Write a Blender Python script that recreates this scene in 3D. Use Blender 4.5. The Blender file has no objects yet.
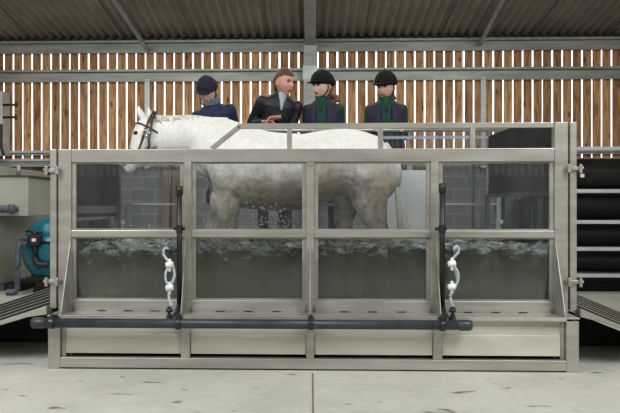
import bpy, bmesh, math, random
from mathutils import Vector, Matrix, noise
random.seed(7)
V = Vector
C = bpy.context.scene.collection
PI = math.pi
R = math.radians

# ------------------------------------------------------------------ camera
F = 750.0; CX = 284.0; CY = 206.5; YAW = R(2.0)
CAMP = V((0, -6.0, 1.26))
cd = bpy.data.cameras.new('camera'); cam = bpy.data.objects.new('camera', cd); C.objects.link(cam)
cam.location = CAMP; cam.rotation_euler = (R(90), 0, YAW)
cd.sensor_width = 36; cd.lens = 36 * F / 620; cd.shift_x = (310 - CX) / 620
cd.clip_start = .05
bpy.context.scene.camera = cam

def at(px, py, Y):
    """world point on the vertical plane y=Y seen at a pixel of the photograph"""
    u = (px - CX) / F; v = (CY - py) / F
    dx = u * math.cos(YAW) - math.sin(YAW); dy = u * math.sin(YAW) + math.cos(YAW)
    t = (Y - CAMP.y) / dy
    return V((dx * t, Y, CAMP.z + v * t))

# ------------------------------------------------------------------ materials
def nmat(name):
    m = bpy.data.materials.new(name); m.use_nodes = True
    nt = m.node_tree; b = nt.nodes['Principled BSDF']
    return m, nt, b
def N(nt, t, **kw):
    n = nt.nodes.new(t)
    for k, v in kw.items():
        if k in n.inputs: n.inputs[k].default_value = v
        else: setattr(n, k, v)
    return n
def coords(nt, scale=(1, 1, 1), kind='Object'):
    tc = nt.nodes.new('ShaderNodeTexCoord'); mp = nt.nodes.new('ShaderNodeMapping')
    mp.inputs['Scale'].default_value = scale
    nt.links.new(tc.outputs[kind], mp.inputs['Vector'])
    return mp.outputs['Vector']
def ramp(nt, fac, stops):
    r = nt.nodes.new('ShaderNodeValToRGB'); nt.links.new(fac, r.inputs['Fac'])
    e = r.color_ramp.elements
    while len(e) < len(stops): e.new(.5)
    for i, (p, c) in enumerate(stops):
        e[i].position = p; e[i].color = (c[0], c[1], c[2], 1) if len(c) == 3 else c
    return r.outputs['Color']
def mixc(nt, fac, a, b, mode='MIX'):
    m = nt.nodes.new('ShaderNodeMix'); m.data_type = 'RGBA'; m.blend_type = mode
    for s, v in ((m.inputs[0], fac), (m.inputs[6], a), (m.inputs[7], b)):
        if hasattr(v, 'links'): nt.links.new(v, s)
        elif isinstance(v, (int, float)): s.default_value = v
        else: s.default_value = (v[0], v[1], v[2], 1)
    return m.outputs[2]
def bump(nt, b, h, strength=.3, dist=.01):
    n = nt.nodes.new('ShaderNodeBump'); n.inputs['Strength'].default_value = strength; n.inputs['Distance'].default_value = dist
    nt.links.new(h, n.inputs['Height']); nt.links.new(n.outputs['Normal'], b.inputs['Normal'])
def noisy(name, c1, c2, scale=(4, 4, 4), rough=.6, metal=0, detail=6, lo=.35, hi=.65, bs=0, spec=.5):
    m, nt, b = nmat(name)
    t = N(nt, 'ShaderNodeTexNoise', Scale=1.0, Detail=float(detail)); nt.links.new(coords(nt, scale), t.inputs['Vector'])
    nt.links.new(ramp(nt, t.outputs['Fac'], [(lo, c1), (hi, c2)]), b.inputs['Base Color'])
    b.inputs['Roughness'].default_value = rough; b.inputs['Metallic'].default_value = metal
    b.inputs['Specular IOR Level'].default_value = spec
    if bs: bump(nt, b, t.outputs['Fac'], bs)
    return m
M = {}
M['steel'] = noisy('stainless_steel', (.30, .294, .265), (.51, .50, .455), (1.5, 1.5, 9), .4, .65, lo=.25, hi=.7)
M['steel_dark'] = noisy('dull_steel', (.27, .26, .235), (.38, .37, .335), (3, 3, 8), .5, .5)
M['panel'] = noisy('steel_sheet', (.42, .405, .355), (.62, .60, .53), (.7, 1, 3), .5, .3, lo=.3, hi=.6)
M['galv'] = noisy('galvanised', (.27, .30, .285), (.40, .43, .39), (1.5, 3, 9), .45, .35)
M['galv_lt'] = noisy('galvanised_light', (.50, .55, .56), (.62, .67, .68), (5, 5, 9), .5, .3)
M['black'] = noisy('black_rubber', (.008, .008, .009), (.016, .016, .018), (9, 9, 9), .4)
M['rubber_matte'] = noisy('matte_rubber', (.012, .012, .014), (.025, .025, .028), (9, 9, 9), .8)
M['blackpipe'] = noisy('black_plastic_pipe', (.010, .010, .011), (.018, .018, .02), (3, 9, 9), .33, spec=.3)
M['pvc'] = noisy('dark_grey_pvc', (.020, .024, .032), (.038, .044, .056), (8, 8, 8), .42)
M['gpipe'] = noisy('grey_pipe', (.06, .075, .10), (.10, .12, .15), (8, 8, 8), .4)
M['white'] = noisy('white_plastic', (.72, .74, .74), (.82, .83, .82), (20, 20, 20), .4)
M['beige'] = noisy('beige_coating', (.40, .405, .345), (.47, .475, .41), (2, 2, 3), .5)
M['cap'] = noisy('pale_sheet', (.55, .57, .60), (.66, .68, .70), (3, 1, 2), .5)
M['brown'] = noisy('brown_timber', (.20, .10, .06), (.34, .19, .12), (20, 20, 3), .7)
M['blue'] = noisy('blue_fibreglass', (.0, .115, .17), (.0, .16, .23), (3, 3, 3), .22)
M['lead'] = noisy('frame_grey', (.05, .055, .065), (.08, .085, .095), (5, 5, 5), .5)

# wood boards: each board of its own tint
m, nt, b = nmat('weathered_boards')
geo = nt.nodes.new('ShaderNodeNewGeometry')
tn = N(nt, 'ShaderNodeTexNoise', Scale=1.0, Detail=8.0, Distortion=1.0); nt.links.new(coords(nt, (26, 26, 2.2)), tn.inputs['Vector'])
c1 = ramp(nt, tn.outputs['Fac'], [(.3, (.22, .10, .038)), (.5, (.58, .325, .15)), (.7, (.80, .53, .29))])
c2 = ramp(nt, geo.outputs['Random Per Island'], [(0, (.62, .58, .55)), (.5, (.85, .80, .76)), (1, (1.1, 1.05, 1.0))])
c3 = mixc(nt, 1.0, c1, c2, 'MULTIPLY')
kn = N(nt, 'ShaderNodeTexVoronoi', Scale=1.0); nt.links.new(coords(nt, (7, 7, 2.6)), kn.inputs['Vector'])
kf = ramp(nt, kn.outputs['Distance'], [(.10, (.35, .25, .2)), (.2, (1, 1, 1))])
nt.links.new(mixc(nt, 1.0, c3, kf, 'MULTIPLY'), b.inputs['Base Color']); b.inputs['Roughness'].default_value = .8
M['wood'] = m
# blockwork
m, nt, b = nmat('blockwork')
tc = nt.nodes.new('ShaderNodeTexCoord'); sx = nt.nodes.new('ShaderNodeSeparateXYZ'); cx = nt.nodes.new('ShaderNodeCombineXYZ')
ad = N(nt, 'ShaderNodeMath', operation='ADD')
nt.links.new(tc.outputs['Object'], sx.inputs[0]); nt.links.new(sx.outputs[0], ad.inputs[0]); nt.links.new(sx.outputs[1], ad.inputs[1])
nt.links.new(ad.outputs[0], cx.inputs[0]); nt.links.new(sx.outputs[2], cx.inputs[1])
br = N(nt, 'ShaderNodeTexBrick', Scale=1.0); nt.links.new(cx.outputs[0], br.inputs['Vector'])
br.inputs['Brick Width'].default_value = .45; br.inputs['Row Height'].default_value = .225; br.inputs['Mortar Size'].default_value = .011
br.inputs['Color1'].default_value = (.20, .19, .205, 1); br.inputs['Color2'].default_value = (.27, .255, .26, 1); br.inputs['Mortar'].default_value = (.40, .385, .38, 1)
tn = N(nt, 'ShaderNodeTexNoise', Scale=2.0, Detail=7.0); nt.links.new(tc.outputs['Object'], tn.inputs['Vector'])
nt.links.new(mixc(nt, .6, br.outputs['Color'], ramp(nt, tn.outputs['Fac'], [(.3, (.5, .5, .5)), (.7, (1, 1, 1))]), 'MULTIPLY'), b.inputs['Base Color'])
b.inputs['Roughness'].default_value = .85
M['block'] = m
# concrete floor
m, nt, b = nmat('concrete_floor')
co = coords(nt, (1, 1, 1))
t1 = N(nt, 'ShaderNodeTexNoise', Scale=1.1, Detail=9.0, Roughness=.62); nt.links.new(co, t1.inputs['Vector'])
t2 = N(nt, 'ShaderNodeTexNoise', Scale=14.0, Detail=6.0, Roughness=.7); nt.links.new(co, t2.inputs['Vector'])
t3 = N(nt, 'ShaderNodeTexNoise', Scale=3.4, Detail=3.0, Distortion=.4); nt.links.new(coords(nt, (1, 1.6, 1)), t3.inputs['Vector'])
a = ramp(nt, t1.outputs['Fac'], [(.3, (.40, .40, .355)), (.68, (.55, .55, .495))])
a = mixc(nt, .55, a, ramp(nt, t2.outputs['Fac'], [(.25, (.72, .72, .72)), (.6, (1, 1, 1))]), 'MULTIPLY')
a = mixc(nt, 1.0, a, ramp(nt, t3.outputs['Fac'], [(.29, (.30, .28, .25)), (.345, (1, 1, 1))]), 'MULTIPLY')
nt.links.new(a, b.inputs['Base Color']); b.inputs['Roughness'].default_value = .75
bump(nt, b, t2.outputs['Fac'], .25, .004)
M['concrete'] = m
M['joint'] = noisy('floor_joint', (.13, .11, .09), (.2, .18, .15), (9, 9, 9), .8)
M['roof'] = noisy('fibre_cement', (.29, .255, .215), (.42, .37, .315), (1.2, 1.2, 1.2), .85, lo=.3, hi=.7)
M['blackmatte'] = noisy('black_pipe_matte', (.005, .005, .0055), (.008, .008, .009), (3, 9, 9), .6, spec=.2)
# glass
def glass(name, dust, tint=(.93, .95, .95), veilc=(.50, .52, .55)):
    m, nt, b = nmat(name); out = nt.nodes['Material Output']
    nt.nodes.remove(b)
    tr = N(nt, 'ShaderNodeBsdfTransparent'); tr.inputs['Color'].default_value = (*tint, 1)
    gl = N(nt, 'ShaderNodeBsdfGlossy', Roughness=.03); gl.inputs['Color'].default_value = (.9, .95, 1, 1)
    df = N(nt, 'ShaderNodeBsdfDiffuse'); df.inputs['Color'].default_value = (*veilc, 1)  # grey diffuse veil: slight dirt, plus reflections painted into the panes
    fr = N(nt, 'ShaderNodeFresnel', IOR=1.45)
    m1 = nt.nodes.new('ShaderNodeMixShader'); m2 = nt.nodes.new('ShaderNodeMixShader')
    tn = N(nt, 'ShaderNodeTexNoise', Scale=1.0, Detail=8.0, Roughness=.7); nt.links.new(coords(nt, (5, 5, 3)), tn.inputs['Vector'])
    mr = N(nt, 'ShaderNodeMapRange'); mr.inputs['From Min'].default_value = .3; mr.inputs['From Max'].default_value = .7
    mr.inputs['To Min'].default_value = dust * .5; mr.inputs['To Max'].default_value = dust * 1.6
    nt.links.new(tn.outputs['Fac'], mr.inputs['Value'])
    nt.links.new(mr.outputs[0], m1.inputs[0]); nt.links.new(tr.outputs[0], m1.inputs[1]); nt.links.new(df.outputs[0], m1.inputs[2])
    nt.links.new(fr.outputs[0], m2.inputs[0]); nt.links.new(m1.outputs[0], m2.inputs[1]); nt.links.new(gl.outputs[0], m2.inputs[2])
    nt.links.new(m2.outputs[0], out.inputs['Surface'])
    return m
M['glass'] = glass('wet_glass', .032)
M['glass_back'] = glass('back_glass', .02, (.85, .88, .9))
M['hose'] = glass('clear_hose', .6, (.8, .85, .95), (.62, .68, .80))
M['acrylic'] = glass('acrylic_strip', .35, (.8, .85, .95), (.6, .66, .8))
# murky water with foam near the surface
m, nt, b = nmat('murky_water'); out = nt.nodes['Material Output']
co = coords(nt, (1, 1, 1))
sep = nt.nodes.new('ShaderNodeSeparateXYZ'); nt.links.new(co, sep.inputs[0])
tn = N(nt, 'ShaderNodeTexNoise', Scale=10.0, Detail=11.0, Roughness=.76, Distortion=.15); nt.links.new(coords(nt, (1, 1, 1.7)), tn.inputs['Vector'])
tl = N(nt, 'ShaderNodeTexNoise', Scale=1.7, Detail=4.0); nt.links.new(co, tl.inputs['Vector'])
mz = N(nt, 'ShaderNodeMapRange'); mz.inputs['From Min'].default_value = .66; mz.inputs['From Max'].default_value = .95
mz.inputs['To Min'].default_value = -.36; mz.inputs['To Max'].default_value = .09; nt.links.new(sep.outputs[2], mz.inputs['Value'])
s1 = N(nt, 'ShaderNodeMath', operation='ADD'); nt.links.new(tn.outputs['Fac'], s1.inputs[0]); nt.links.new(mz.outputs[0], s1.inputs[1])
s2 = N(nt, 'ShaderNodeMath', operation='MULTIPLY_ADD'); nt.links.new(tl.outputs['Fac'], s2.inputs[0]); s2.inputs[1].default_value = .35; nt.links.new(s1.outputs[0], s2.inputs[2])
fm = N(nt, 'ShaderNodeMapRange'); fm.inputs['From Min'].default_value = .635; fm.inputs['From Max'].default_value = .78; nt.links.new(s2.outputs[0], fm.inputs['Value'])
col = ramp(nt, tl.outputs['Fac'], [(.3, (.072, .084, .016)), (.7, (.150, .165, .048))])
nt.links.new(mixc(nt, fm.outputs[0], col, (.80, .84, .86)), b.inputs['Base Color'])
b.inputs['Specular IOR Level'].default_value = .15; b.inputs['Roughness'].default_value = .2
tr = N(nt, 'ShaderNodeBsdfTransparent'); tr.inputs['Color'].default_value = (.58, .66, .34, 1)
ms = nt.nodes.new('ShaderNodeMixShader')
mo = N(nt, 'ShaderNodeMapRange'); mo.inputs['To Min'].default_value = .74; mo.inputs['To Max'].default_value = .9; nt.links.new(fm.outputs[0], mo.inputs['Value'])
nt.links.new(mo.outputs[0], ms.inputs[0]); nt.links.new(tr.outputs[0], ms.inputs[1]); nt.links.new(b.outputs[0], ms.inputs[2])
nt.links.new(ms.outputs[0], out.inputs['Surface']); bump(nt, b, tn.outputs['Fac'], .15, .01)
M['water'] = m
m, nt, b = nmat('spray')
b.inputs['Base Color'].default_value = (.85, .9, .95, 1); b.inputs['Roughness'].default_value = .1; b.inputs['Alpha'].default_value = .6
M['spray'] = m
# horse coat
m, nt, b = nmat('horse_coat')
co = coords(nt, (1, 1, 1)); sep = nt.nodes.new('ShaderNodeSeparateXYZ'); nt.links.new(co, sep.inputs[0])
tn = N(nt, 'ShaderNodeTexNoise', Scale=4.0, Detail=9.0, Roughness=.65); nt.links.new(co, tn.inputs['Vector'])
td = N(nt, 'ShaderNodeTexNoise', Scale=26.0, Detail=5.0, Roughness=.7); nt.links.new(co, td.inputs['Vector'])
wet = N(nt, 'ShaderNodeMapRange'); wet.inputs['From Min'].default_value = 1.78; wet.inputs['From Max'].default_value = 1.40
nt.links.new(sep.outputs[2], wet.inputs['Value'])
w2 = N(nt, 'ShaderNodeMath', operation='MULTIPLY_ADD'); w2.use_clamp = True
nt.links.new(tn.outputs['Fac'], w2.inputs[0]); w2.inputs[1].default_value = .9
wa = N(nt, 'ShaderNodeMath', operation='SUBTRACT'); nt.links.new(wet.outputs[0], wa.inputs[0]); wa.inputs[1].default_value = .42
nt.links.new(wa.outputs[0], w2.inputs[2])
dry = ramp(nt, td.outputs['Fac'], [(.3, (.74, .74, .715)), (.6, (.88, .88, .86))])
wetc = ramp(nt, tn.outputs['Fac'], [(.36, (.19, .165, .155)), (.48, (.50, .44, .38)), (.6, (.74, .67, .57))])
# brown staining on the barrel and the flank
def blob(cx_, cz_, rx, rz):
    g = nt.nodes.new('ShaderNodeVectorMath'); g.operation = 'SUBTRACT'; nt.links.new(co, g.inputs[0]); g.inputs[1].default_value = (cx_, 0, cz_)
    h = nt.nodes.new('ShaderNodeVectorMath'); h.operation = 'MULTIPLY'; nt.links.new(g.outputs[0], h.inputs[0]); h.inputs[1].default_value = (1 / rx, 0, 1 / rz)
    l = nt.nodes.new('ShaderNodeVectorMath'); l.operation = 'LENGTH'; nt.links.new(h.outputs[0], l.inputs[0])
    k = N(nt, 'ShaderNodeMapRange'); k.inputs['From Min'].default_value = 1; k.inputs['From Max'].default_value = .2
    nt.links.new(l.outputs['Value'], k.inputs['Value']); return k.outputs[0]
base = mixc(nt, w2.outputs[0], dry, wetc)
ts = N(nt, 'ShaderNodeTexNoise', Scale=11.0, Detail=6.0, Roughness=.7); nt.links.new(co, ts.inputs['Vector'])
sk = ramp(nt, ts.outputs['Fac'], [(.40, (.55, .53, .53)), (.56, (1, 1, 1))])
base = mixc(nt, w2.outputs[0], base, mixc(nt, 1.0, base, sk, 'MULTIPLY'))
for bb in ((-.10, 1.34, .50, .24), (.62, 1.42, .16, .34), (.12, 1.52, .20, .25)):
    mm = N(nt, 'ShaderNodeMath', operation='MULTIPLY'); nt.links.new(blob(*bb), mm.inputs[0]); nt.links.new(tn.outputs['Fac'], mm.inputs[1])
    base = mixc(nt, mm.outputs[0], base, (.36, .22, .11))
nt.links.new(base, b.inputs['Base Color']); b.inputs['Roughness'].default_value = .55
bump(nt, b, td.outputs['Fac'], .25, .01)
M['coat'] = m
M['mane'] = noisy('white_hair', (.55, .54, .50), (.80, .79, .75), (30, 30, 5), .6)
M['leather'] = noisy('dark_leather', (.035, .028, .028), (.07, .055, .05), (20, 20, 20), .45)
M['chrome'] = noisy('polished_ring', (.6, .6, .6), (.75, .75, .75), (9, 9, 9), .2, 1)
M['eye'] = noisy('dark_eye', (.01, .008, .008), (.02, .015, .012), (9, 9, 9), .1)
M['skin'] = noisy('skin', (.60, .36, .27), (.70, .45, .35), (14, 14, 14), .5)
M['skin_red'] = noisy('ruddy_skin', (.56, .29, .21), (.66, .37, .28), (14, 14, 14), .5)
M['lips'] = noisy('lips', (.42, .15, .13), (.5, .2, .17), (14, 14, 14), .5)
def cloth(n, c, r=.85): return noisy(n, tuple(x * .75 for x in c), tuple(x * 1.2 for x in c), (18, 18, 18), r, bs=.3)
M['navy'] = cloth('navy_cloth', (.016, .028, .075)); M['navy2'] = cloth('navy_velvet', (.012, .014, .03))
M['blackcloth'] = cloth('black_waxed_cloth', (.009, .010, .014), .5); M['velvet'] = cloth('black_velvet', (.004, .004, .005), .95)
M['purple'] = cloth('purple_navy_cloth', (.028, .026, .06)); M['green'] = cloth('green_fleece', (.008, .062, .040))
M['shirt'] = cloth('pale_blue_shirt', (.42, .50, .62)); M['scarf'] = cloth('grey_blue_snood', (.16, .24, .32))
M['cream'] = cloth('cream_collar', (.5, .47, .42))
M['trouser'] = cloth('dark_trousers', (.02, .02, .025)); M['jean'] = cloth('brown_trousers', (.10, .075, .05))
M['boot'] = cloth('boot_leather', (.02, .014, .01), .4)
M['hair_b'] = noisy('brown_hair', (.06, .03, .015), (.14, .075, .04), (60, 60, 12), .6)
M['hair_a'] = noisy('auburn_hair', (.13, .05, .022), (.26, .11, .05), (60, 60, 12), .6)
M['hair_y'] = noisy('blonde_hair', (.30, .19, .09), (.45, .30, .16), (60, 60, 12), .6)

# ------------------------------------------------------------------ mesh helpers
def obj(name, bm, mat, parent=None, smooth=False, bevel=0, mods=None):
    me = bpy.data.meshes.new(name); bmesh.ops.recalc_face_normals(bm, faces=bm.faces[:]); bm.to_mesh(me); bm.free()
    for mm_ in (mat if isinstance(mat, list) else [mat]): me.materials.append(M[mm_])
    if smooth:
        for p in me.polygons: p.use_smooth = True
    o = bpy.data.objects.new(name, me); C.objects.link(o)
    if parent is not None: o.parent = parent
    if bevel:
        bv = o.modifiers.new('bevel', 'BEVEL'); bv.width = bevel; bv.segments = 2; bv.limit_method = 'ANGLE'
    return o
def tag(o, label, cat, group=None):
    o['label'] = label; o['category'] = cat
    if group: o['group'] = group
    return o
def struct(o): o['kind'] = 'structure'; return o
def thing(name, label, cat, loc=(0, 0, 0), group=None):
    o = bpy.data.objects.new(name, None); C.objects.link(o); o.location = loc; o.empty_display_size = .1
    return tag(o, label, cat, group)
def box(bm, x0, x1, y0, y1, z0, z1, mi=0):
    r = bmesh.ops.create_cube(bm, size=1)
    for v in r['verts']:
        v.co = V((x0 + (v.co.x + .5) * (x1 - x0), y0 + (v.co.y + .5) * (y1 - y0), z0 + (v.co.z + .5) * (z1 - z0)))
    if mi:
        for f in {f for v in r['verts'] for f in v.link_faces}: f.material_index = mi
    return r['verts']
def B(*a):
    bm = bmesh.new(); box(bm, *a); return bm
def beam(bm, p, q, w, h, up=V((0, 0, 1))):
    p = V(p); q = V(q); t = (q - p).normalized(); s = t.cross(up).normalized(); u = s.cross(t)
    vs = [bm.verts.new(e + s * a * w / 2 + u * c * h / 2) for e in (p, q) for a, c in ((-1, -1), (1, -1), (1, 1), (-1, 1))]
    for f in ((0, 1, 2, 3), (4, 7, 6, 5), (0, 4, 5, 1), (1, 5, 6, 2), (2, 6, 7, 3), (3, 7, 4, 0)): bm.faces.new([vs[i] for i in f])
def loft(bm, pts, rad, seg=14, up=V((0, 0, 1)), dome=.5, arc=None, side=None):
    """closed tapering tube; rad entries are r or (across, up)"""
    pts = [V(p) for p in pts]; n = len(pts); rings = []
    for i, p in enumerate(pts):
        t = (pts[min(i + 1, n - 1)] - pts[max(i - 1, 0)]).normalized()
        if side is not None:
            s = (side - t * side.dot(t)).normalized()
        else:
            s = t.cross(up)
            if s.length < .05: s = t.cross(V((0, 1, 0)))
            s.normalize()
        u = s.cross(t)
        a, b_ = rad[i] if isinstance(rad[i], (tuple, list)) else (rad[i], rad[i])
        if arc:
            a0, a1 = arc; rings.append([bm.verts.new(p + s * a * math.cos(a0 + (a1 - a0) * k / seg) + u * b_ * math.sin(a0 + (a1 - a0) * k / seg)) for k in range(seg + 1)])
        else:
            rings.append([bm.verts.new(p + s * a * math.cos(2 * PI * k / seg) + u * b_ * math.sin(2 * PI * k / seg)) for k in range(seg)])
    for r0, r1 in zip(rings, rings[1:]):
        m_ = len(r0)
        for k in range(m_ - 1 if arc else m_): bm.faces.new((r0[k], r0[(k + 1) % m_], r1[(k + 1) % m_], r1[k]))
    if arc: return
    for ring, p, q, rd in ((rings[0], pts[0], pts[1], rad[0]), (rings[-1], pts[-1], pts[-2], rad[-1])):
        r_ = min(rd) if isinstance(rd, (tuple, list)) else rd
        d = (p - q).normalized() * r_ * dome
        if dome > 0:
            mid = [bm.verts.new(p + (v.co - p) * .72 + d * .72) for v in ring]
            for k in range(seg): bm.faces.new((ring[k], ring[(k + 1) % seg], mid[(k + 1) % seg], mid[k]))
        else: mid = ring
        c = bm.verts.new(p + d)
        for k in range(seg): bm.faces.new((mid[k], mid[(k + 1) % seg], c))
def ell(bm, c, r, seg=16, mat=None):
    q = bmesh.ops.create_uvsphere(bm, u_segments=seg, v_segments=seg // 2 + 2, radius=1)
    for v in q['verts']:
        p = V((v.co.x * r[0], v.co.y * r[1], v.co.z * r[2]))
        if mat is not None: p = mat @ p
        v.co = p + V(c)
def tube(name, pts, r, mat, parent=None, seg=12, dome=0.0):
    bm = bmesh.new(); loft(bm, pts, [r] * len(pts), seg, dome=dome); return obj(name, bm, mat, parent, True)
def smoothpts(pts, n=6):
    pts = [V(p) for p in pts]; P = [pts[0]] + pts + [pts[-1]]; out = []
    for i in range(1, len(P) - 2):
        for k in range(n):
            t = k / n; a, b_, c, d = P[i - 1], P[i], P[i + 1], P[i + 2]
            out.append(.5 * ((2 * b_) + (c - a) * t + (2 * a - 5 * b_ + 4 * c - d) * t * t + (3 * b_ - a - 3 * c + d) * t ** 3))
    out.append(pts[-1]); return out
def remesh(o, vox, smooth=2):
    r = o.modifiers.new('r', 'REMESH'); r.mode = 'VOXEL'; r.voxel_size = vox; r.use_smooth_shade = True
    if smooth:
        s = o.modifiers.new('s', 'SMOOTH'); s.factor = .5; s.iterations = smooth
    dg = bpy.context.evaluated_depsgraph_get(); me = bpy.data.meshes.new_from_object(o.evaluated_get(dg))
    for p in me.polygons: p.use_smooth = True
    old = o.data; mats = list(old.materials); o.modifiers.clear(); o.data = me; me.name = o.name
    if not me.materials:
        for mt in mats: me.materials.append(mt)
    bpy.data.meshes.remove(old); return o
def prism(name, pts, d, mat, parent=None, bevel=0):
    """polygon pts extruded by vector d"""
    bm = bmesh.new(); a = [bm.verts.new(V(p)) for p in pts]; b_ = [bm.verts.new(V(p) + V(d)) for p in pts]
    n = len(pts); bm.faces.new(a); bm.faces.new(b_[::-1])
    for i in range(n): bm.faces.new((a[i], a[(i + 1) % n], b_[(i + 1) % n], b_[i]))
    return obj(name, bm, mat, parent, bevel=bevel)

# ------------------------------------------------------------------ the building
WY = 7.5                                   # inner face of the boarded back wall
struct(obj('floor', B(-9.2, 9.2, -14, WY + .25, -.12, 0), 'concrete'))
struct(obj('trim_1', B(.012, .024, -8, -.32, -.01, .0012), 'joint'))
wb = struct(obj('wall_back', B(-9.2, 9.2, WY + .05, WY + .25, 0, 2.1), 'block'))
def boards(bm, a, b_, horiz, z0, z1, pos, pitch=.1735, w=.143):
    k = a; i = 0
    while k < b_:
        j = random.uniform(-.004, .004); d = random.uniform(-.004, .004)
        if horiz: box(bm, k + j, k + j + w, pos + d, pos + .022 + d, z0, z1)
        else: box(bm, pos + d, pos + .022 + d, k + j, k + j + w, z0, z1)
        k += pitch
bm = bmesh.new(); boards(bm, -9.1 + .06, 9.1, True, 1.95, 4.16, WY - .005); obj('boarding', bm, 'wood', wb)
for s, nm in ((-1, 'wall_left'), (1, 'wall_right')):
    x0, x1 = sorted((s * 9.2, s * 9.4))
    w = struct(obj(nm, B(x0, x1, -14, WY + .25, 0, 2.1), 'block'))
    bm = bmesh.new(); boards(bm, -14, WY, False, 2.0, 4.9, s * 9.22); obj('boarding', bm, 'wood', w)
wf_ = struct(obj('wall_front', B(-9.2, 9.2, -14.2, -14, 0, 2.1), 'block'))
bm = bmesh.new(); boards(bm, -9.1, 9.1, True, 2.0, 5.0, -14.02); obj('boarding', bm, 'wood', wf_)
# corrugated roof: falls towards the back wall
def roofz(Y): return 4.27 + .142 * (WY + .2 - Y) if Y > -3 else 4.27 + .142 * (WY + 3.2) - .142 * (-3 - Y)
def sheet(name, xa, xb, ya, yb, par=None):
    bm = bmesh.new(); rows = []; n = int((xb - xa) / .16 * 8); per = .16
    for y in (ya, yb):
        rows.append([(xa + (xb - xa) * i / n, y) for i in range(n + 1)])
    vs = [[bm.verts.new((x, y, roofz(y) + .030 * math.sin(2 * PI * x / per))) for x, y in r] for r in rows]
    for i in range(n): bm.faces.new((vs[0][i], vs[0][i + 1], vs[1][i + 1], vs[1][i]))
    o = obj(name, bm, 'roof', par, True); sd = o.modifiers.new('t', 'SOLIDIFY'); sd.thickness = .008; sd.offset = 1
    return o
ceil_ = struct(sheet('ceiling', -9.4, 9.4, -3, WY + .35))
sheet('roof_sheet', -9.4, 9.4, -14.4, -3.01, ceil_)
bm = bmesh.new()                            # lap joints between sheets
for x in (-3.33, -2.1, -5.0, -.75, .95, 2.3, 3.9, 5.2):
    beam(bm, (x, 0, roofz(0) - .036), (x, WY + .2, roofz(WY + .2) - .036), .016, .012)
obj('lap_joint', bm, 'lead', ceil_)
ti = [1]
def trim(bm, mat, **k):
    ti[0] += 1; return struct(obj('trim_%d' % ti[0], bm, mat, None, bevel=k.get('bevel', 0)))
def rail(y0, z0, z1, mat='galv'):           # C section rail: web + two flanges
    bm = bmesh.new(); box(bm, -9.1, 9.1, y0, y0 + .008, z0, z1)
    box(bm, -9.1, 9.1, y0 - .07, y0 + .004, z1 - .01, z1); box(bm, -9.1, 9.1, y0 - .07, y0 + .004, z0, z0 + .01)
    box(bm, -9.1, 9.1, y0 - .075, y0 - .065, z1 - .04, z1); return trim(bm, mat)
rail(WY - .03, 4.03, 4.25); rail(WY - .03, 3.51, 3.73, 'galv')
bm = bmesh.new(); box(bm, -9.1, 9.1, WY - .02, WY + .04, 4.225, 4.36); trim(bm, 'lead')
rail(WY - .03, 2.19, 2.27, 'galv_lt'); rail(WY - .03, 2.04, 2.12, 'galv_lt')
bm = bmesh.new(); box(bm, -9.1, 9.1, WY - .09, WY + .05, 1.98, 2.03); trim(bm, 'galv')
# column and rafter
bm = bmesh.new(); cx0 = .0
box(bm, cx0 - .115, cx0 + .115, WY - .28, WY - .262, 0, 4.15); box(bm, cx0 - .115, cx0 + .115, WY - .06, WY - .042, 0, 4.15); box(bm, cx0 - .008, cx0 + .008, WY - .27, WY - .05, 0, 4.15)
trim(bm, 'galv')
bm = bmesh.new(); beam(bm, (cx0, WY - .05, roofz(WY) - .22), (cx0, -3, roofz(-3) - .24), .19, .016)
beam(bm, (cx0, WY - .05, roofz(WY) - .06), (cx0, -3, roofz(-3) - .08), .19, .016); beam(bm, (cx0, WY - .05, roofz(WY) - .14), (cx0, -3, roofz(-3) - .16), .012, .17); trim(bm, 'galv')
bm = bmesh.new(); box(bm, cx0 - .13, cx0 + .13, WY - .29, WY - .262, 3.50, 3.74); trim(bm, 'galv_lt')
bm = bmesh.new(); box(bm, -.10, -.05, WY - .28, WY - .24, 3.5, 3.7); bm.free()
for px in (147.5, 483):                      # slender sheeting uprights
    p = at(px, 100, WY - .06); bm = bmesh.new(); box(bm, p.x - .045, p.x + .045, WY - .10, WY - .04, 1.95, 3.55); trim(bm, 'galv_lt')
for (xa, ya, Ya, xb) in ((147, 49, WY - .12, 102), (480.5, 43, WY - .12, 514)):   # roof bracing tubes
    p = at(xa, ya, Ya)
    q = at(xb, -12, 4.9); q.z = roofz(4.9) - .11
    d = q - p; p2 = p - d * .0; q = p + d * 1.3; q.z = p.z + d.z * 1.3
    bm = bmesh.new(); loft(bm, [p2, q], [.042, .042], 12, dome=.1); trim(bm, 'galv')

# ------------------------------------------------------------------ treadmill tank
XW = 2.037; D = 1.60; ZL = .418; ZT = 1.722
tank = thing('water_treadmill', 'large stainless steel glass-sided water treadmill with the white horse inside', 'water treadmill')
def member(name, *a, mat='steel', par=tank, bevel=.004): return obj(name, B(*a), mat, par, bevel=bevel)
for (ya, yb, f) in ((0, .08, 1), (D - .08, D, 0)):
    ztop = 1.927
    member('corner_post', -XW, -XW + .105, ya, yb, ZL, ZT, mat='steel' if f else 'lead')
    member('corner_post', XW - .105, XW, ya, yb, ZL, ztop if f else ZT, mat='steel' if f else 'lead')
    member('top_beam', -XW + .106, XW - .106, ya, yb, ZT - (.105 if f else .045), ZT)
    member('bottom_rail', -XW + .106, XW - .106, ya, yb, ZL, ZL + .09)
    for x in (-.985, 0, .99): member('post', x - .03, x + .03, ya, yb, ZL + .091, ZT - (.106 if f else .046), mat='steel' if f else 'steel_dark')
xs = [-XW + .105, -.985, 0, .99, XW - .105]
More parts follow.
